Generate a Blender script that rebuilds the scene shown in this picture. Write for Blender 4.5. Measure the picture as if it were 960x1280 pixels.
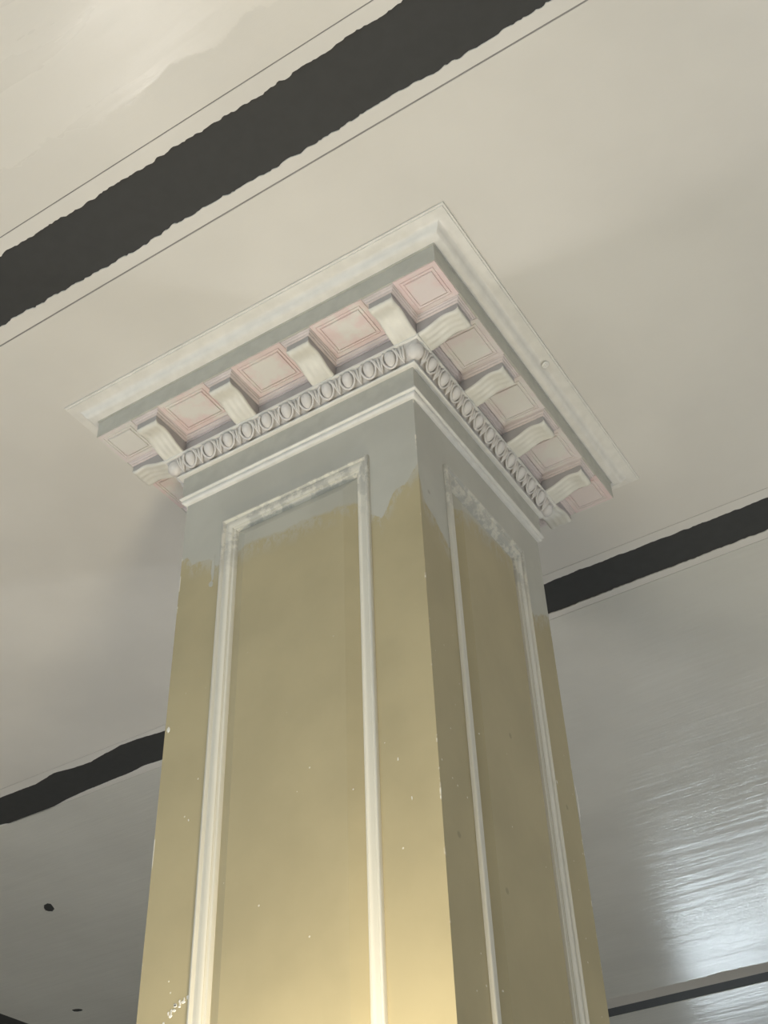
import bpy, bmesh, math, random
from mathutils import Vector, Matrix

for o in list(bpy.data.objects):
    bpy.data.objects.remove(o, do_unlink=True)
sc = bpy.context.scene
C = sc.collection
H = 4.0                     # ceiling height above the floor; meshes are drawn relative to the ceiling plane

# ------------------------------------------------------------------ camera
F_PX, HEAD, PITCH, ROLL = 1510.099, -0.53632, 0.71580, -0.04369
CAM = Vector((1.31534, -2.11736, H - 2.42937))
fw = Vector((math.sin(HEAD)*math.cos(PITCH), math.cos(HEAD)*math.cos(PITCH), math.sin(PITCH)))
rt0 = Vector((math.cos(HEAD), -math.sin(HEAD), 0)); up0 = rt0.cross(fw)
rt = rt0*math.cos(ROLL) + up0*math.sin(ROLL); up = up0*math.cos(ROLL) - rt0*math.sin(ROLL)
cd = bpy.data.cameras.new('camera'); cam = bpy.data.objects.new('camera', cd); C.objects.link(cam)
cam.matrix_world = Matrix(((rt.x, up.x, -fw.x, CAM.x), (rt.y, up.y, -fw.y, CAM.y), (rt.z, up.z, -fw.z, CAM.z), (0, 0, 0, 1)))
cd.sensor_fit = 'VERTICAL'; cd.sensor_height = 32.0; cd.sensor_width = 24.0
cd.lens = F_PX*32.0/1280.0; cd.clip_start = .02
sc.camera = cam

# ------------------------------------------------------------------ world, lamps, exposure
w = bpy.data.worlds.new('World'); sc.world = w; w.use_nodes = True
w.node_tree.nodes['Background'].inputs[0].default_value = (.62, .74, .95, 1)
w.node_tree.nodes['Background'].inputs[1].default_value = 1.0
sc.view_settings.view_transform = 'Standard'; sc.view_settings.look = 'None'
sc.view_settings.exposure = 0.0; sc.view_settings.gamma = 1.0; sc.view_settings.use_curve_mapping = False

def lamp(name, loc, power, col, radius):
    l = bpy.data.lights.new(name, 'POINT'); l.energy = power; l.color = col; l.shadow_soft_size = radius
    o = bpy.data.objects.new(name, l); C.objects.link(o); o.location = (loc[0], loc[1], H + loc[2]); return o
lamp('work_lamp_near_corner', (.315, -.74, -2.32), 44, (1.0, .87, .62), .08)     # low in front of the left face
lamp('work_lamp_left', (-.80, -.42, -2.7), 43, (1.0, .94, .88), .10)              # grazing the left face
lamp('fill_lamp_rear', (2.4, 1.6, -3.4), 60, (.95, .98, 1.0), .12)                # added fill behind the column, lifts right face and far ceiling
WINDOW_FAR = 15.0
FILL_RIGHT = 1.1
FILL_BACK = 3.2

# ------------------------------------------------------------------ helpers
DB = 0.0182                 # the column is a little shallower than wide
WORLD = {}
def put(o, parent=None, loc=(0, 0, 0), rz=0.0):
    C.objects.link(o)
    M = Matrix.Translation((loc[0], loc[1], H + loc[2])) @ Matrix.Rotation(rz, 4, 'Z')
    if parent is not None:
        o.parent = parent
        o.matrix_parent_inverse = WORLD[parent.name].inverted()
    o.location = (loc[0], loc[1], H + loc[2]); o.rotation_euler = (0, 0, rz)
    WORLD[o.name] = M
    return o
def mesh(name, verts, faces, mat, smooth=False, angle=None):
    m = bpy.data.meshes.new(name); m.from_pydata([tuple(v) for v in verts], [], faces)
    bm = bmesh.new(); bm.from_mesh(m); bmesh.ops.recalc_face_normals(bm, faces=bm.faces); 
    if angle is not None:
        for e in bm.edges:
            if len(e.link_faces) == 2 and e.calc_face_angle(0) > angle: e.smooth = False
    bm.to_mesh(m); bm.free()
    if smooth or angle is not None:
        for p in m.polygons: p.use_smooth = True
    m.materials.append(mat); return m
def obj(name, m, parent=None, loc=(0, 0, 0), rz=0.0, label=None):
    o = put(bpy.data.objects.new(name, m), parent, loc, rz)
    if label: o['label'] = label
    return o
def W(k, s, u, z):          # side k (0 left face, 1 right face, 2 rear, 3 far left): s along the side, u outward
    if k == 0: return (s, -(u - DB), z)
    if k == 1: return (u, s, z)
    if k == 2: return (-s, u - DB, z)
    return (-u, -s, z)
def box(x0, x1, y0, y1, z0, z1):
    v = [(x, y, z) for z in (z0, z1) for y in (y0, y1) for x in (x0, x1)]
    return v, [(0, 2, 3, 1), (4, 5, 7, 6), (0, 1, 5, 4), (2, 6, 7, 3), (0, 4, 6, 2), (1, 3, 7, 5)]
def join(parts):
    V, F = [], []
    for v, f in parts:
        n = len(V); V += list(v); F += [tuple(i + n for i in q) for q in f]
    return V, F
def ring(profile, closed=True):   # sweeps (u, z) around the four sides of the column with mitred corners
    V, F = [], []
    n = len(profile)
    for (u, z) in profile:
        V += [(-u, -(u-DB), z), (u, -(u-DB), z), (u, u-DB, z), (-u, u-DB, z)]
    for i in range(n if closed else n-1):
        j = (i+1) % n
        for c in range(4):
            d = (c+1) % 4
            F.append((i*4+c, i*4+d, j*4+d, j*4+c))
    return V, F
def frame_ring(k, s0, s1, z0, z1, prof, u0):  # rectangular frame on a face; prof = (inset, height)
    V, F = [], []
    n = len(prof)
    for t, h in prof:
        V += [W(k, s0+t, u0+h, z0+t), W(k, s1-t, u0+h, z0+t), W(k, s1-t, u0+h, z1-t), W(k, s0+t, u0+h, z1-t)]
    for i in range(n-1):
        for c in range(4):
            d = (c+1) % 4; F.append((i*4+c, i*4+d, (i+1)*4+d, (i+1)*4+c))
    return V, F

# ------------------------------------------------------------------ materials
class N:
    def __init__(s, name):
        s.m = bpy.data.materials.new(name); s.m.use_nodes = True; s.t = s.m.node_tree
        s.b = s.t.nodes['Principled BSDF']
        s.co = s.t.nodes.new('ShaderNodeTexCoord').outputs['Object']
    def n(s, typ, **kw):
        x = s.t.nodes.new(typ)
        for a, v in kw.items(): setattr(x, a, v)
        return x
    def link(s, a, b): s.t.links.new(a, b)
    def noise(s, scale, detail=3, rough=.5, vec=None, stretch=None, out='Fac'):
        x = s.n('ShaderNodeTexNoise'); x.inputs['Scale'].default_value = scale; x.inputs['Detail'].default_value = detail
        x.inputs['Roughness'].default_value = rough
        v = vec or s.co
        if stretch:
            mp = s.n('ShaderNodeMapping'); mp.inputs['Scale'].default_value = stretch; s.link(v, mp.inputs[0]); v = mp.outputs[0]
        s.link(v, x.inputs['Vector']); return x.outputs[out]
    def ramp(s, fac, a, b):
        x = s.n('ShaderNodeMapRange'); x.interpolation_type = 'SMOOTHSTEP'
        x.inputs['From Min'].default_value = a; x.inputs['From Max'].default_value = b
        s.link(fac, x.inputs['Value']); return x.outputs[0]
    def lin(s, fac, a, b, c, d):
        x = s.n('ShaderNodeMapRange')
        for nm, v in zip(('From Min', 'From Max', 'To Min', 'To Max'), (a, b, c, d)): x.inputs[nm].default_value = v
        s.link(fac, x.inputs['Value']); return x.outputs[0]
    def math(s, op, a, b=None, c=None):
        x = s.n('ShaderNodeMath', operation=op)
        for i, v in enumerate((a, b, c)):
            if v is None: continue
            if isinstance(v, (int, float)): x.inputs[i].default_value = v
            else: s.link(v, x.inputs[i])
        return x.outputs[0]
    def mix(s, fac, a, b):
        x = s.n('ShaderNodeMix', data_type='RGBA')
        if isinstance(fac, (int, float)): x.inputs[0].default_value = fac
        else: s.link(fac, x.inputs[0])
        for i, v in ((6, a), (7, b)):
            if isinstance(v, tuple): x.inputs[i].default_value = (*v, 1) if len(v) == 3 else v
            else: s.link(v, x.inputs[i])
        return x.outputs[2]
    def xyz(s, v=None):
        x = s.n('ShaderNodeSeparateXYZ'); s.link(v or s.co, x.inputs[0]); return x.outputs
    def bump(s, h, strength, dist=.002):
        x = s.n('ShaderNodeBump'); x.inputs['Strength'].default_value = strength; x.inputs['Distance'].default_value = dist
        s.link(h, x.inputs['Height']); s.link(x.outputs[0], s.b.inputs['Normal'])
    def fin(s, col, rough=.5, spec=.5):
        if isinstance(col, tuple): s.b.inputs['Base Color'].default_value = (*col, 1)
        else: s.link(col, s.b.inputs['Base Color'])
        if isinstance(rough, (int, float)): s.b.inputs['Roughness'].default_value = rough
        else: s.link(rough, s.b.inputs['Roughness'])
        s.b.inputs['Specular IOR Level'].default_value = spec
        return s.m
    def curve(s, fac, pts, lo, hi):     # piecewise-linear function of fac; pts = (input, output), both mapped to 0..1
        x0, x1 = pts[0][0], pts[-1][0]
        f = s.lin(fac, x0, x1, 0, 1)
        x = s.n('ShaderNodeFloatCurve'); s.link(f, x.inputs['Value'])
        c = x.mapping.curves[0]
        P = [((p-x0)/(x1-x0), (q-lo)/(hi-lo)) for p, q in pts]
        c.points[0].location = P[0]; c.points[-1].location = P[-1]
        for p in P[1:-1]: c.points.new(*p)
        for p in c.points: p.handle_type = 'VECTOR'
        x.mapping.update()
        return s.lin(x.outputs[0], 0, 1, lo, hi)

TAN = (.45, .385, .235); GREY = (.51, .50, .445); WHITE = (.80, .78, .73)

def plain(name, col, rough=.5, var=.06, bump=.15, scale=30):
    n = N(name); f = n.noise(scale, 4)
    c = n.mix(n.ramp(f, .3, .7), tuple(x*(1-var) for x in col), tuple(min(1, x*(1+var)) for x in col))
    n.bump(n.noise(scale*4, 3), bump, .001)
    return n.fin(c, rough)

def two_coat(name, upper, lower, ptsA, ptsB, wob=.012, soft=.004, rough=.45, chips=True):
    """old paint with a fresh grey coat brushed on from the top; the edge of the coat is given per face"""
    n = N(name); x, y, z = n.xyz()
    g = n.n('ShaderNodeNewGeometry'); nx = n.xyz(g.outputs['True Normal'])[0]
    right = n.math('GREATER_THAN', nx, .5)
    zA = n.curve(x, ptsA, -.8, -.3); zB = n.curve(y, ptsB, -.8, -.3)
    zb = n.math('ADD', n.math('MULTIPLY', zA, n.math('SUBTRACT', 1, right)), n.math('MULTIPLY', zB, right))
    wobble = n.math('MULTIPLY', n.math('SUBTRACT', n.noise(22, 5, .65), .5), wob*4)
    d = n.math('ADD', n.math('SUBTRACT', z, zb), wobble)
    coat = n.ramp(d, -soft, soft)
    thin = n.math('MULTIPLY', n.ramp(d, -.065, -.002), n.math('MULTIPLY', n.ramp(n.noise(40, 5, .7, stretch=(1, 1, .5)), .42, .60), .65))
    up_ = n.mix(n.ramp(n.noise(7, 4), .3, .7), tuple(v*.95 for v in upper), tuple(v*1.05 for v in upper))
    lo_ = n.mix(n.ramp(n.noise(5, 4), .3, .7), tuple(v*.94 for v in lower), tuple(v*1.06 for v in lower))
    c = n.mix(n.math('MAXIMUM', coat, thin), lo_, up_)
    if chips:
        vo = n.n('ShaderNodeTexVoronoi'); vo.inputs['Scale'].default_value = 34; vo.inputs['Randomness'].default_value = 1
        n.link(n.co, vo.inputs['Vector'])
        sp = n.math('LESS_THAN', vo.outputs['Distance'], .075)
        rn = n.math('GREATER_THAN', n.xyz(vo.outputs['Color'])[0], .80)
        c = n.mix(n.math('MULTIPLY', n.math('MULTIPLY', sp, rn), n.math('MULTIPLY', n.ramp(z, -.75, -1.3), .8)), c, (.8, .78, .7))
        vo2 = n.n('ShaderNodeTexVoronoi'); vo2.inputs['Scale'].default_value = 11; n.link(n.co, vo2.inputs['Vector'])
        sp2 = n.ramp(vo2.outputs['Distance'], .10, .05)
        rn2 = n.math('GREATER_THAN', n.xyz(vo2.outputs['Color'])[1], .80)
        c = n.mix(n.math('MULTIPLY', n.math('MULTIPLY', sp2, rn2), .35), c, (.14, .11, .07))
        # worn white arris
        ex = n.math('ABSOLUTE', x); ey = n.math('ABSOLUTE', y)
        e = n.math('MULTIPLY', n.math('GREATER_THAN', ex, .3475), n.math('GREATER_THAN', ey, .35-DB-.0025))
        ch = n.math('MULTIPLY', e, n.ramp(n.noise(14, 4, .6), .57, .63))
        c = n.mix(ch, c, (.78, .74, .64))
    n.bump(n.noise(60, 4, stretch=(1, 1, .3)), .18, .0012)
    return n.fin(c, rough)

shaft_m = two_coat('column_paint', GREY, TAN,
    [(-.35, -.49), (-.33, -.49), (-.315, -.515), (-.258, -.52), (-.235, -.56), (.215, -.60), (.247, -.635), (.284, -.575), (.322, -.558), (.35, -.52)],
    [(-.34, -.50), (-.315, -.62), (-.264, -.646), (-.21, -.69), (.16, -.55), (.174, -.577), (.236, -.616), (.30, -.575), (.34, -.56)])
field_m = two_coat('panel_paint', (.48, .465, .40), (.455, .39, .24),
    [(-.20, -.53), (-.155, -.538), (0, -.545), (.10, -.55), (.2, -.55)],
    [(-.2, -.545), (-.176, -.538), (-.128, -.522), (-.034, -.514), (.2, -.50)], wob=.010, soft=.008)
grey_m = plain('grey_coat', GREY, .5, .05)
white_m = plain('white_plaster', WHITE, .45, .04)
n = N('frame_paint')         # white moulding, top member smeared with thin grey coat
f = n.math('MULTIPLY', n.ramp(n.xyz()[2], -.66, -.47), n.ramp(n.noise(26, 5, .65), .42, .55))
n.bump(n.noise(90, 4), .3, .0015)
frame_m = n.fin(n.mix(n.math('MULTIPLY', f, .75), (.72, .69, .605), (.46, .45, .41)), .4)
scroll_m = plain('scroll_plaster', (.76, .74, .67), .4, .06, .3, 18)
egg_m = plain('egg_plaster', (.72, .69, .66), .45, .05, .2, 40)

def pink(name, a, b, amt):     # pink wash left along the edges of each plate, rubbed thin in the middle
    n = N(name); x, y, z = n.xyz()
    f = n.noise(16, 4, .6, vec=n.n('ShaderNodeNewGeometry').outputs['Position'])
    d = n.math('MULTIPLY', n.math('MAXIMUM', n.math('ABSOLUTE', x), n.math('ABSOLUTE', y)), 5.0)
    e = n.math('ADD', n.math('MULTIPLY', f, 1.0), n.math('MINIMUM', d, .40))
    c = n.mix(n.math('MULTIPLY', n.ramp(e, .58, .86), amt), b, a)
    n.bump(n.noise(70, 4), .25, .001)
    return n.fin(c, .5)
pink_m = pink('pink_primer', (.76, .61, .59), (.77, .74, .69), .9)
corner_m = pink('corner_primer', (.77, .62, .61), (.76, .68, .66), 1.0)
pale_m = pink('pale_primer', (.75, .67, .66), (.76, .74, .70), .85)
side_m = plain('bracket_side_paint', (.47, .445, .43), .5, .06, .15, 14)
rim_m = plain('rim_primer', (.70, .62, .60), .5, .08, .2, 14)

# ceiling paints
def ceiling_paint(name, col, r0, r1, streak, patch=False):
    n = N(name); x, y, z = n.xyz()
    c = n.mix(n.ramp(n.noise(1.7, 4), .3, .7), tuple(v*.95 for v in col), tuple(v*1.04 for v in col))
    rr = n.lin(n.noise(3, 4, .6, stretch=(.6, 3.5, 1)), .3, .7, r0, r1)
    if patch:     # a glossier second coat, rolled on up to an uneven edge
        e = n.math('ADD', y, n.math('MULTIPLY', n.math('SUBTRACT', n.noise(9, 4, .6), .5), .14))
        e = n.math('ADD', e, n.math('MULTIPLY', n.math('ABSOLUTE', n.math('SUBTRACT', x, .30)), .05))
        p = n.ramp(e, -1.180, -1.186)
        c = n.mix(n.math('MULTIPLY', p, .6), c, tuple(min(.9, v*1.06) for v in col))
        rr = n.math('SUBTRACT', rr, n.math('MULTIPLY', p, .16))
    h = n.math('ADD', n.noise(2, 5, .62, stretch=(.9, 7, 1)), n.math('MULTIPLY', n.noise(90, 3), .03))
    n.bump(h, streak, .02)
    return n.fin(c, rr)
board_m = ceiling_paint('ceiling_paint', (.745, .72, .67), .40, .5, .06, True)
gloss_m = ceiling_paint('ceiling_gloss_paint', (.71, .70, .65), .17, .24, .18)
strip_m = ceiling_paint('ceiling_strip_paint', (.76, .735, .69), .5, .6, .05)
matte_m = ceiling_paint('ceiling_matte_paint', (.62, .58, .52), .7, .8, .05)
dark_m = plain('charcoal_paint', (.043, .044, .044), .7, .05, .1)
wall_m = plain('wall_paint', (.55, .52, .46), .7, .04, .1, 4)
floor_m = plain('floor_screed', (.58, .55, .51), .8, .08, .2, 3)

# ------------------------------------------------------------------ room shell
X0, X1, Y0, Y1 = -7.5, 5.5, -6.0, 9.6
def structure(o): o['kind'] = 'structure'; return o
structure(obj('floor', mesh('floor', *box(X0-.2, X1+.2, Y0-.2, Y1+.2, -4.12, -4.0), floor_m)))
structure(obj('wall_left', mesh('wall_left', *box(X0-.15, X0, Y0-.15, Y1+.15, -4.0, .003), wall_m)))
def wall_with_window(name, wname, axis, pos, thick, a0, a1, w0, w1, z0, z1, strength):
    """wall with an opening, a window frame with a mullion and a bright daylit pane in it"""
    def bx(a, b, c, d, p0, p1): return box(a, b, p0, p1, c, d) if axis == 'y' else box(p0, p1, a, b, c, d)
    P = [bx(a0, w0, -4, .003, pos, pos+thick), bx(w1, a1, -4, .003, pos, pos+thick),
         bx(w0, w1, -4, z0, pos, pos+thick), bx(w0, w1, z1, .003, pos, pos+thick)]
    structure(obj(name, mesh(name, *join(P), wall_m)))
    q0, q1 = pos+thick*.5-.03, pos+thick*.5+.03; m = (w0+w1)/2
    P = [bx(w0, w0+.06, z0, z1, q0, q1), bx(w1-.06, w1, z0, z1, q0, q1), bx(m-.03, m+.03, z0, z1, q0, q1),
         bx(w0, w1, z0, z0+.06, q0, q1), bx(w0, w1, z1-.06, z1, q0, q1)]
    f = structure(obj(wname, mesh(wname, *join(P), white_m)))
    g = bpy.data.materials.new('daylit_pane'); g.use_nodes = True
    b = g.node_tree.nodes['Principled BSDF']; b.inputs['Base Color'].default_value = (.8, .85, .9, 1); b.inputs['Roughness'].default_value = .1
    b.inputs['Emission Color'].default_value = (.80, .92, 1.0, 1); b.inputs['Emission Strength'].default_value = strength
    for a, c in ((w0+.06, m-.03), (m+.03, w1-.06)):
        obj('pane', mesh('pane', *bx(a, c, z0+.06, z1-.06, pos+thick*.5-.005, pos+thick*.5+.005), g), f)
wall_with_window('wall_front', 'window_1', 'y', Y1, .16, X0, X1, -2.5, -.7, -2.35, -1.8, WINDOW_FAR)
wall_with_window('wall_back', 'fill_window_back', 'y', Y0-.16, .16, X0, X1, -3.4, 2.2, -3.2, -1.0, FILL_BACK)  # unseen window behind the camera, added as soft fill for the upright faces
wall_with_window('wall_right', 'fill_window_right', 'x', X1, .16, Y0, Y1, -1.5, 2.0, -3.1, -1.3, FILL_RIGHT)  # unseen window added as cool fill for the right face

# ------------------------------------------------------------------ ceiling: boards with charcoal channels between them
ceil = structure(obj('ceiling', mesh('ceiling', *box(X0-.15, X1+.16, Y0-.15, Y1+.16, .003, .12), dark_m)))
TH = .003
def rough_edge(x, seed, amp=1.0):
    r = 0
    for sc_, a in ((1.3, .0045), (4.1, .0035), (15, .0022), (47, .0026), (130, .0020)):
        t = x*sc_ + seed*17.3; i = math.floor(t); fr = t - i
        h = lambda q: random.Random(int(q)*7919 + int(seed*1000) + int(sc_*10)).uniform(-1, 1)
        fr = fr*fr*(3-2*fr); r += a*(h(i)*(1-fr) + h(i+1)*fr)
    return r*amp
def interp(x, pts):
    if x <= pts[0][0] or x >= pts[-1][0]: return None
    for (a, p), (b, q) in zip(pts, pts[1:]):
        if a <= x <= b: return p + (q-p)*(x-a)/(b-a)
def border(name, straight, ragged, seed, x0, x1, mat, amp=1.0, special=None, dz=0.0):
    """narrow border strip: one straight edge at the joint, one torn edge along the dark channel"""
    V, F = [], []
    step = .006; n = int((x1-x0)/step)+1
    for i in range(n):
        x = min(x1, x0 + i*step); y = ragged + rough_edge(x, seed, amp)
        if special:
            q = interp(x, special)
            if q is not None: y = q + rough_edge(x, seed, .35)
        V += [(x, straight, dz), (x, y, dz), (x, y, TH+dz), (x, straight, TH+dz)]
    for i in range(n-1):
        a, b = i*4, i*4+4
        F += [(a, a+1, b+1, b), (a+1, a+2, b+2, b+1), (a+2, a+3, b+3, b+2), (a+3, a, b, b+3)]
    F += [(0, 1, 2, 3), (len(V)-4, len(V)-3, len(V)-2, len(V)-1)]
    return obj('border_strip', mesh('border_strip', V, F, mat), ceil)
G = .0022
def board(x0, x1, y0, y1, mat, holes=()):
    m = mesh('ceiling_board', *box(x0, x1, y0, y1, 0, TH), mat)
    o = obj('ceiling_board', m, ceil)
    if holes:          # cut real openings through the board
        cut = []
        for (cx, cy, rx, ry, rot, seed) in holes:
            rnd = random.Random(seed); k = 9
            ring_ = [(cx+rx*math.cos(t)*rnd.uniform(.8, 1.15), cy+ry*math.sin(t)*rnd.uniform(.8, 1.15)) for t in [2*math.pi*i/k for i in range(k)]]
            cr_, sr_ = math.cos(rot), math.sin(rot)
            ring_ = [(cx+(a-cx)*cr_-(b-cy)*sr_, cy+(a-cx)*sr_+(b-cy)*cr_) for a, b in ring_]
            V = [(a, b, -.01) for a, b in ring_] + [(a, b, .02) for a, b in ring_]
            F = [tuple(range(k)), tuple(range(2*k-1, k-1, -1))] + [(i, (i+1) % k, (i+1) % k+k, i+k) for i in range(k)]
            cut.append((V, F))
        co = obj('cutter', mesh('cutter', *join(cut), mat))
        bo = o.modifiers.new('cut', 'BOOLEAN'); bo.operation = 'DIFFERENCE'; bo.object = co; bo.solver = 'EXACT'
        bpy.context.view_layer.update()
        nm = bpy.data.meshes.new_from_object(o.evaluated_get(bpy.context.evaluated_depsgraph_get()))
        o.modifiers.clear(); o.data = nm
        bpy.data.objects.remove(co, do_unlink=True)
    return o
filler_m = plain('joint_filler', (.30, .29, .28), .7)
def joint(y, x0, x1, wd):       # shallow grey joint between a board and its border strip
    obj('joint_filler', mesh('joint_filler', *box(x0, x1, y-wd, y+wd, .0012, TH), filler_m), ceil)
joint(-1.086, X0, X1, .0015); joint(-.842, X0, X1, .0022); joint(.851, X0, X1, .001); joint(1.086, X0, X1, .001)
# rows of boards, y from the camera side to the far end
board(X0, X1, Y0, -1.086-.0015, board_m)
border('a', -1.086+.0015, -1.048, 1, X0, X1, strip_m)
border('b', -.842-G, -.882, 2, X0, X1, strip_m)
board(X0, X1, -.842+G, .851-.001, board_m)
border('c', .851+.001, .892, 3, X0, X1, strip_m, .8,
       [(-2.6, .895), (-2.377, .901), (-2.175, .902), (-2.054, .878), (-1.968, .89), (-1.878, .896), (-1.803, .883), (-1.695, .866), (-1.598, .87), (-1.479, .883), (-1.3, .89)])
border('d', 1.086-.001, 1.051, 4, X0, X1, strip_m, .8,
       [(-2.7, 1.06), (-2.552, 1.072), (-2.498, 1.088), (-2.392, 1.087), (-2.281, 1.09), (-2.173, 1.071), (-2.053, 1.062), (-1.942, 1.059), (-1.81, 1.054), (-1.727, 1.044), (-1.621, 1.052), (-1.4, 1.05)])
board(-4.235, X1, 1.086+.001, 4.72, gloss_m, [(-2.994, 1.818, .054, .025, 2.37, 4), (-3.861, 2.941, .036, .029, 0, 8)])
border('e', 4.815, 4.66, 5, -4.235, X1, matte_m, 2.2, dz=-.0008)
board(X0, -4.40, 1.086+.001, 4.815, gloss_m)
board(X0, X1, 4.965, Y1, gloss_m)

# ------------------------------------------------------------------ the column
col = bpy.data.objects.new('column', None); put(col, None, (0, 0, -4.0))
col['label'] = 'square panelled column with ornate plaster cornice, half-painted grey over tan'; col['category'] = 'column'; col['kind'] = 'thing'
A_ = .35
PZ0, PZ1 = -3.62, -.427
HALF = {0: .2185, 1: .2045, 2: .2185, 3: .2045}
# shaft: four faces with real recesses behind the panels
V, F = [], []
for k in range(4):
    L = A_ if k in (0, 2) else A_-DB
    h = HALF[k]-.030; z0, z1 = PZ0+.03, PZ1-.03; zb, zt = -4.0, -.2
    n0 = len(V)
    pts = [(-L, zb), (L, zb), (L, zt), (-L, zt), (-h, z0), (h, z0), (h, z1), (-h, z1)]
    V += [W(k, s, A_, z) for s, z in pts] + [W(k, s, A_-.022, z) for s, z in pts[4:]]
    F += [tuple(n0+i for i in q) for q in ((0, 1, 5, 4), (1, 2, 6, 5), (2, 3, 7, 6), (3, 0, 4, 7), (4, 5, 9, 8), (5, 6, 10, 9), (6, 7, 11, 10), (7, 4, 8, 11), (8, 9, 10, 11))]
m = bpy.data.meshes.new('shaft'); m.from_pydata(V, [], F)
bm = bmesh.new(); bm.from_mesh(m); bmesh.ops.remove_doubles(bm, verts=bm.verts, dist=1e-5)
bmesh.ops.recalc_face_normals(bm, faces=bm.faces); bm.to_mesh(m); bm.free(); m.materials.append(shaft_m)
obj('shaft', m, col)
obj('plinth', mesh('plinth', *ring([(.349, -4.0), (.375, -4.0), (.375, -3.84), (.368, -3.82), (.349, -3.81)]), white_m), col)
PROF = [(0, -.002), (0, .0065), (.002, .009), (.006, .0095), (.009, .0065), (.0105, .0035), (.013, .0040), (.018, .0060), (.023, .0058),
        (.028, .0030), (.0315, -.0030), (.0335, -.0045), (.0365, -.0040), (.0385, -.006), (.041, -.014)]
for k in range(4):
    h = HALF[k]
    obj('panel_frame', mesh('panel_frame', *frame_ring(k, -h, h, PZ0, PZ1, PROF, A_), frame_m, angle=math.radians(50)), col,
        label='white moulded frame around the column panel')
    v, f = frame_ring(k, -h, h, PZ0, PZ1, [(.040, -.0215), (.040, -.0125), (.0725, .0040)], A_)
    f = f + [(8, 9, 10, 11)]
    obj('raised_panel', mesh('raised_panel', v, f, field_m), col)
# frieze, astragal, fillet
obj('frieze', mesh('frieze', *ring([(.352, -.19), (.3605, -.205), (.3605, -.285), (.352, -.287)]), grey_m), col, label='grey flat frieze band')
obj('astragal', mesh('astragal', *ring([(.350, -.278), (.3625, -.280), (.3655, -.2825), (.366, -.286), (.3635, -.2885), (.3590, -.2890), (.3585, -.2915),
        (.3605, -.2945), (.3600, -.2985), (.3565, -.3020), (.3535, -.3040), (.350, -.306)]), white_m, angle=math.radians(45)), col, label='slim white astragal moulding')
# ovolo bed carrying eggs and darts
DU, DZ = -.521, -.854; NU, NZ = .854, -.521
bed_m = plain('egg_bed_shaded', (.58, .55, .52), .5, .05, .2, 30)  # darker tone paints in the shade around eggs and darts
egg_bed = obj('egg_moulding', mesh('egg_moulding', *ring([(.385, -.1600), (.3985, -.1600), (.3960, -.1640),
        (.3905, -.1755), (.3820, -.1885), (.3700, -.1985), (.3690, -.2050), (.355, -.2050), (.355, -.18)]), bed_m, angle=math.radians(40)), col,
        label='white moulding carved with eggs and darts')
obj('fillet', mesh('fillet', *ring([(.385, -.150), (.4035, -.1530), (.4045, -.1555), (.4035, -.1600), (.4000, -.1612), (.385, -.1612)]), white_m), col)
obj('fillet', mesh('fillet', *ring([(.360, -.2035), (.3715, -.2040), (.3740, -.2055), (.3735, -.2085), (.3715, -.2095), (.355, -.2095), (.355, -.2035)]), white_m), col)
def loc_pt(x, v, nn): return (x, -(v*DU + nn*NU), v*DZ + nn*NZ)
def ellip(a, b, c, ox=0, ov=0, on=0, rot=0, nu=12, nv=7, taper=0.0):
    V, F = [], []
    for j in range(nv+1):
        ph = (math.pi/2)*(1 - j/nv) if False else math.pi*j/nv
        for i in range(nu):
            th = math.pi*i/(nu-1)          # half body: only the proud side
            v = -b*math.cos(ph); r = math.sin(ph)*(1 - taper*v/b)
            x = a*r*math.cos(th); nn = c*r*math.sin(th)
            x2 = x*math.cos(rot) - v*math.sin(rot); v2 = x*math.sin(rot) + v*math.cos(rot)
            V.append(loc_pt(x2+ox, v2+ov, nn+on))
    for j in range(nv):
        for i in range(nu-1):
            F.append((j*nu+i, j*nu+i+1, (j+1)*nu+i+1, (j+1)*nu+i))
    return V, F
def tube(path, r, seg=6):
    V, F = [], []
    for q, (x, v, nn) in enumerate(path):
        a = path[max(q-1, 0)]; b = path[min(q+1, len(path)-1)]
        t = Vector((b[0]-a[0], b[1]-a[1], 0)).normalized(); s = Vector((-t.y, t.x))
        for i in range(seg):
            th = 2*math.pi*i/seg
            V.append(loc_pt(x + s.x*r*math.cos(th), v + s.y*r*math.cos(th), nn + r*math.sin(th)))
    for q in range(len(path)-1):
        for i in range(seg):
            j = (i+1) % seg; F.append((q*seg+i, q*seg+j, (q+1)*seg+j, (q+1)*seg+i))
    return V, F
U0, ZC = .3885, -.1828      # middle of the ovolo
rim = [(.0208*math.cos(t)*(1 - .10*math.sin(t)), -.003 + .0240*math.sin(t), .0035) for t in [math.radians(a) for a in range(-50, 231, 20)]]
egg_mesh = mesh('egg', *join([ellip(.0152, .0215, .0150, ov=-.002, on=-.001, taper=.16), tube(rim, .0031)]), egg_m, smooth=True)
dart_mesh = mesh('dart', *join([ellip(.0036, .0230, .0085, ov=.001, nu=7), ellip(.0030, .0200, .0070, ox=.0066, ov=-.002, rot=.22, nu=7),
                                ellip(.0030, .0200, .0070, ox=-.0066, ov=-.002, rot=-.22, nu=7)]), egg_m, smooth=True)
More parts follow.
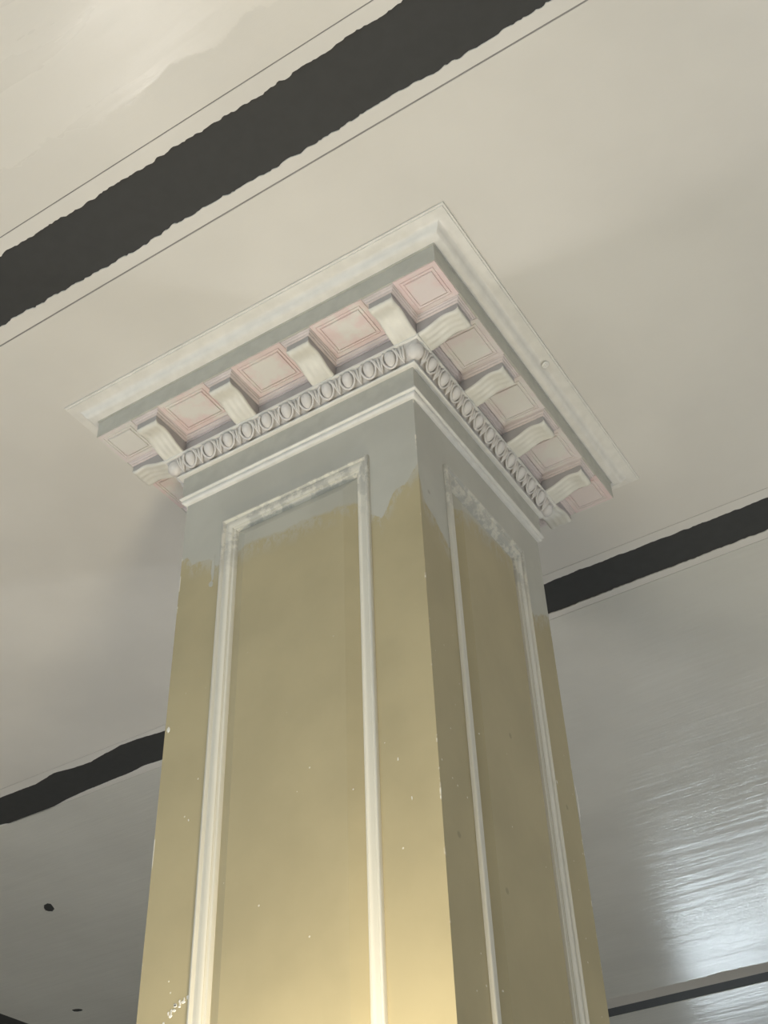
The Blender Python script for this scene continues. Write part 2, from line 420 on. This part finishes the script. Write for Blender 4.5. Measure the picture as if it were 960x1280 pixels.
for k in range(4):
    Lc = .379 if k in (0, 2) else .379-DB
    st = 2*Lc/12
    for i in range(12):
        rz = k*math.pi/2
        if i: obj('egg', egg_mesh, egg_bed, W(k, -Lc+i*st, U0, ZC), rz)
        obj('dart', dart_mesh, egg_bed, W(k, -Lc+(i+.5)*st, U0, ZC), rz)
    # the round boss at each corner
    V, F = [], []
    for j in range(9):
        ph = math.pi*j/8
        for i in range(16):
            th = 2*math.pi*i/16
            V.append((.0225*math.sin(ph)*math.cos(th), .0225*math.sin(ph)*math.sin(th), -.021*math.cos(ph)))
    for j in range(8):
        for i in range(16):
            q = (i+1) % 16; F.append((j*16+i, j*16+q, (j+1)*16+q, (j+1)*16+i))
    p = W(k, Lc, U0-.012, ZC+.004); 
    obj('corner_egg', mesh('corner_egg', V, F, egg_m, smooth=True), egg_bed, p, k*math.pi/2, label='round boss turning the corner')

# bed wall, soffit, corona, crown
obj('bed_wall', mesh('bed_wall', *ring([(.36, -.153), (.392, -.153), (.392, -.095), (.36, -.095)]), side_m), col)
obj('bed_moulding', mesh('bed_moulding', *ring([(.390, -.1155), (.3945, -.1150), (.3950, -.1110), (.3985, -.1095), (.4010, -.1045), (.4050, -.1030), (.4055, -.0985), (.4055, -.0950), (.390, -.0950)]), rim_m), col)
obj('corona', mesh('corona', *ring([(.36, -.0964), (.5338, -.0964), (.5338, -.0400), (.5365, -.0392), (.5372, -.0365), (.536, -.034), (.36, -.034)]), grey_m), col,
    label='grey fascia and soffit slab of the cornice')
crown = [(.50, -.001), (.6035, -.001), (.6035, -.0055), (.5985, -.0060), (.5985, -.0090), (.5955, -.0095), (.5930, -.0098)]
def bez(p, n):
    out = []
    for i in range(1, n+1):
        t = i/n; q = 1-t
        out.append(tuple(p[0][c]*q**3 + 3*p[1][c]*q*q*t + 3*p[2][c]*q*t*t + p[3][c]*t**3 for c in (0, 1)))
    return out
# cyma: flat under the lip, steep in the middle, rounding out flat above the fascia
crown += bez([(.593, -.0098), (.576, -.0098), (.5690, -.0125), (.5645, -.0215)], 10)
crown += bez([(.5645, -.0215), (.5615, -.0290), (.5560, -.0350), (.5385, -.0357)], 8)
crown += [(.5372, -.0365), (.50, -.0365)]
cr = obj('crown_moulding', mesh('crown_moulding', *ring(crown), white_m, angle=math.radians(35)), col, label='white curved crown moulding against the ceiling')
V, F = [], []                # small plugged screw hole on the crown
for r, z in ((.011, 0), (.011, -.0025), (.008, -.0035), (.006, -.0015), (.0045, -.0015), (.0035, -.0035), (0.0005, -.004)):
    V += [(r*math.cos(t), r*math.sin(t), z) for t in [2*math.pi*i/12 for i in range(12)]]
for j in range(6):
    for i in range(12):
        q = (i+1) % 12; F.append((j*12+i, j*12+q, (j+1)*12+q, (j+1)*12+i))
F.append(tuple(range(72, 84)))
plug = obj('screw_plug', mesh('screw_plug', V, F, white_m, smooth=True), cr, (.577, .005, -.0165))
plug.rotation_euler = (0, math.radians(-25), 0)

# modillions (scrolled brackets) : modillion > cap_moulding, scroll
MW = .067
# body: outline in (outward, z); scroll underside follows the S of the side
under = [(.5180, -.1285), (.5192, -.1305), (.5182, -.1335), (.5140, -.1365), (.5070, -.1378), (.4990, -.1362), (.4900, -.1342), (.4800, -.1335),
         (.4700, -.1348), (.4600, -.1380), (.4490, -.1425), (.4370, -.1472), (.4250, -.1507), (.4120, -.1532), (.3990, -.1547), (.390, -.1550)]
def m_loc(s, u, z): return (s, -(u-.39), z+.0964)          # origin: where the bracket meets wall and soffit
def prism(outline, s0, s1):
    n = len(outline)
    V = [m_loc(s0, u, z) for u, z in outline] + [m_loc(s1, u, z) for u, z in outline]
    F = [tuple(range(n)), tuple(range(2*n-1, n-1, -1))] + [(i, (i+1) % n, (i+1) % n+n, i+n) for i in range(n)]
    return V, F
body_mesh = mesh('modillion', *prism([(.389, -.0962)] + [(.5175, -.0962), (.5175, -.1290)] + [(u, z+.003) for u, z in under[3:]], -MW/2+.0012, MW/2-.0012), side_m)
V, F = [], []
NS = 25
for (u, z) in under:
    for i in range(NS):
        t = i/(NS-1); s = -MW/2 + MW*t
        g = -.0005*math.cos(t*2*math.pi*4) - (.0022 if i in (0, NS-1) else 0)
        V.append(m_loc(s, u, z - g - .0012))
nu = len(under)
for j in range(nu-1):
    for i in range(NS-1): F.append((j*NS+i, j*NS+i+1, (j+1)*NS+i+1, (j+1)*NS+i))
n0 = len(V)
for (u, z) in under:          # thickness of the ribbon
    V.append(m_loc(-MW/2, u-.002, z+.005)); V.append(m_loc(MW/2, u-.002, z+.005))
for j in range(nu-1):
    F.append((j*NS, (j+1)*NS, n0+2*(j+1), n0+2*j)); F.append((j*NS+NS-1, n0+2*j+1, n0+2*(j+1)+1, (j+1)*NS+NS-1))
    F.append((n0+2*j, n0+2*(j+1), n0+2*(j+1)+1, n0+2*j+1))
scroll_mesh = mesh('scroll', V, F, scroll_m, angle=math.radians(60))
CAP = [(0.0, -.0962), (.0125, -.0962), (.0125, -.0990), (.0100, -.1000), (.0085, -.1040), (.0055, -.1060), (.0050, -.1100), (.0020, -.1115), (0, -.1115)]
V, F = [], []
for t, z in CAP:             # three-sided cap: left flank, front, right flank
    V += [m_loc(-MW/2+.001-t, .392, z), m_loc(-MW/2+.001-t, .5165+t, z), m_loc(MW/2-.001+t, .5165+t, z), m_loc(MW/2-.001+t, .392, z)]
n = len(CAP)
for i in range(n):
    j = (i+1) % n
    for c in range(3): F.append((i*4+c, i*4+c+1, j*4+c+1, j*4+c))
F += [tuple(i*4 for i in range(n)), tuple(i*4+3 for i in range(n))]
cap_mesh = mesh('cap_moulding', V, F, rim_m)
SP = {0: (-.368, -.1227, .1227, .368)}
SP[1] = tuple(s*(.368-DB)/.368 for s in SP[0]); SP[2] = SP[0]; SP[3] = SP[1]
for k in range(4):
    for s in SP[k]:
        loc = W(k, s, .39, -.0964); rz = k*math.pi/2
        mo = obj('modillion', body_mesh, col, loc, rz, label='grey bracket with pale ribbed scroll underside')
        obj('scroll', scroll_mesh, mo, loc, rz, label='cream ribbed scroll')
        obj('cap_moulding', cap_mesh, mo, loc, rz)

# coffers in the soffit : coffer > coffer_panel
def coffer(c0, c1, u0, u1, k, mat, label):
    """stepped square plate; c along the side, u outward; built round its own middle"""
    cx, cu = (c0+c1)/2, (u0+u1)/2; a, b = (c1-c0)/2, (u1-u0)/2
    def rings(pr):
        V, F = [], []
        for t, z in pr: V += [(-a+t, -b+t, z), (a-t, -b+t, z), (a-t, b-t, z), (-a+t, b-t, z)]
        for i in range(len(pr)-1):
            for c in range(4):
                d = (c+1) % 4; F.append((i*4+c, i*4+d, (i+1)*4+d, (i+1)*4+c))
        return V, F
    v, f = rings([(0, .0005), (0, -.0030), (.0105, -.0030), (.0115, -.0012), (.0130, -.0012), (.0140, -.0042), (.0185, -.0042), (.0195, -.0015), (.0195, .0005)])
    loc = W(k, cx, cu, -.0964); rz = k*math.pi/2
    o = obj('coffer', mesh('coffer', v, f, mat), col, loc, rz, label=label)
    v, f = rings([(.0195, .0004), (.0195, -.0016), (.0210, -.0016), (.0222, -.0055)])
    n = len(v); f.append((n-4, n-3, n-2, n-1))
    obj('coffer_panel', mesh('coffer_panel', v, f, mat), o, loc, rz)
for k in range(4):
    S = SP[k]; mat = pink_m if k in (0, 3) else pale_m
    for s0, s1 in zip(S, S[1:]):
        coffer(s0+MW/2+.0125, s1-MW/2-.0125, .4065, .5318, k, mat, 'pink-washed square coffer between two brackets' if k in (0, 3) else 'pale pinkish coffer between two brackets')
    L = S[3]+MW/2+.0125
    # corner coffer: from the last bracket to the outer corner of the slab
    Lo = .5318 if k in (0, 2) else .5318-DB
    coffer(L, Lo, .5318-(Lo-L), .5318, k, corner_m if k in (0, 1) else pale_m, 'pink corner coffer under the cornice corner')

# flakes and drips of paint on the shaft
rnd = random.Random(5)
V, F = [], []
def flake(k, s, z, ls, lz, tilt=0):
    n0 = len(V); q = 7
    for d in (.0, .0012):
        for i in range(q):
            t = 2*math.pi*i/q; r = rnd.uniform(.6, 1.1)*(1 if d == 0 else .8)
            a, b = ls*r*math.cos(t), lz*r*math.sin(t)
            V.append(W(k, s + a*math.cos(tilt)-b*math.sin(tilt), A_+.0003+d+(.0022 if abs(s) < .14 else 0), z + a*math.sin(tilt)+b*math.cos(tilt)))
    F.append(tuple(n0+q+i for i in range(q)))
    for i in range(q): F.append((n0+i, n0+(i+1) % q, n0+q+(i+1) % q, n0+q+i))
flake(0, .058, -1.172, .0016, .026, -.12); flake(0, .051, -1.225, .002, .016, .2); flake(0, -.339, -.986, .006, .008)
flake(1, -.02, -1.602, .007, .007); flake(1, .338, -1.10, .003, .05)
for i in range(22):
    t = i/21; flake(0, -.30+.075*t+rnd.uniform(-.006, .006), -1.655+.05*t+rnd.uniform(-.006, .008)-.02*math.sin(t*9)*(t < .4), rnd.uniform(.002, .006), rnd.uniform(.002, .005))
for i in range(16): flake(0, rnd.uniform(-.33, .33), rnd.uniform(-1.75, -1.0), .0018, rnd.uniform(.0015, .005))
for i in range(10): flake(1, rnd.uniform(-.12, .3), rnd.uniform(-1.75, -1.0), .002, rnd.uniform(.002, .009), .2)
fl = obj('paint_flakes', mesh('paint_flakes', V, F, white_m), col, label='white paint flakes and specks'); fl['kind'] = 'stuff'
V, F = [], []
flake(0, .036, -.732, .030, .0024, .42)
pl = obj('paint_peel', mesh('paint_peel', V, F, field_m), col)
V, F = [], []
flake(0, -.244, -.56, .006, .05); flake(0, -.247, -.61, .008, .012, .4)
obj('paint_drip', mesh('paint_drip', V, F, grey_m), col, label='grey paint drip beside the frame')
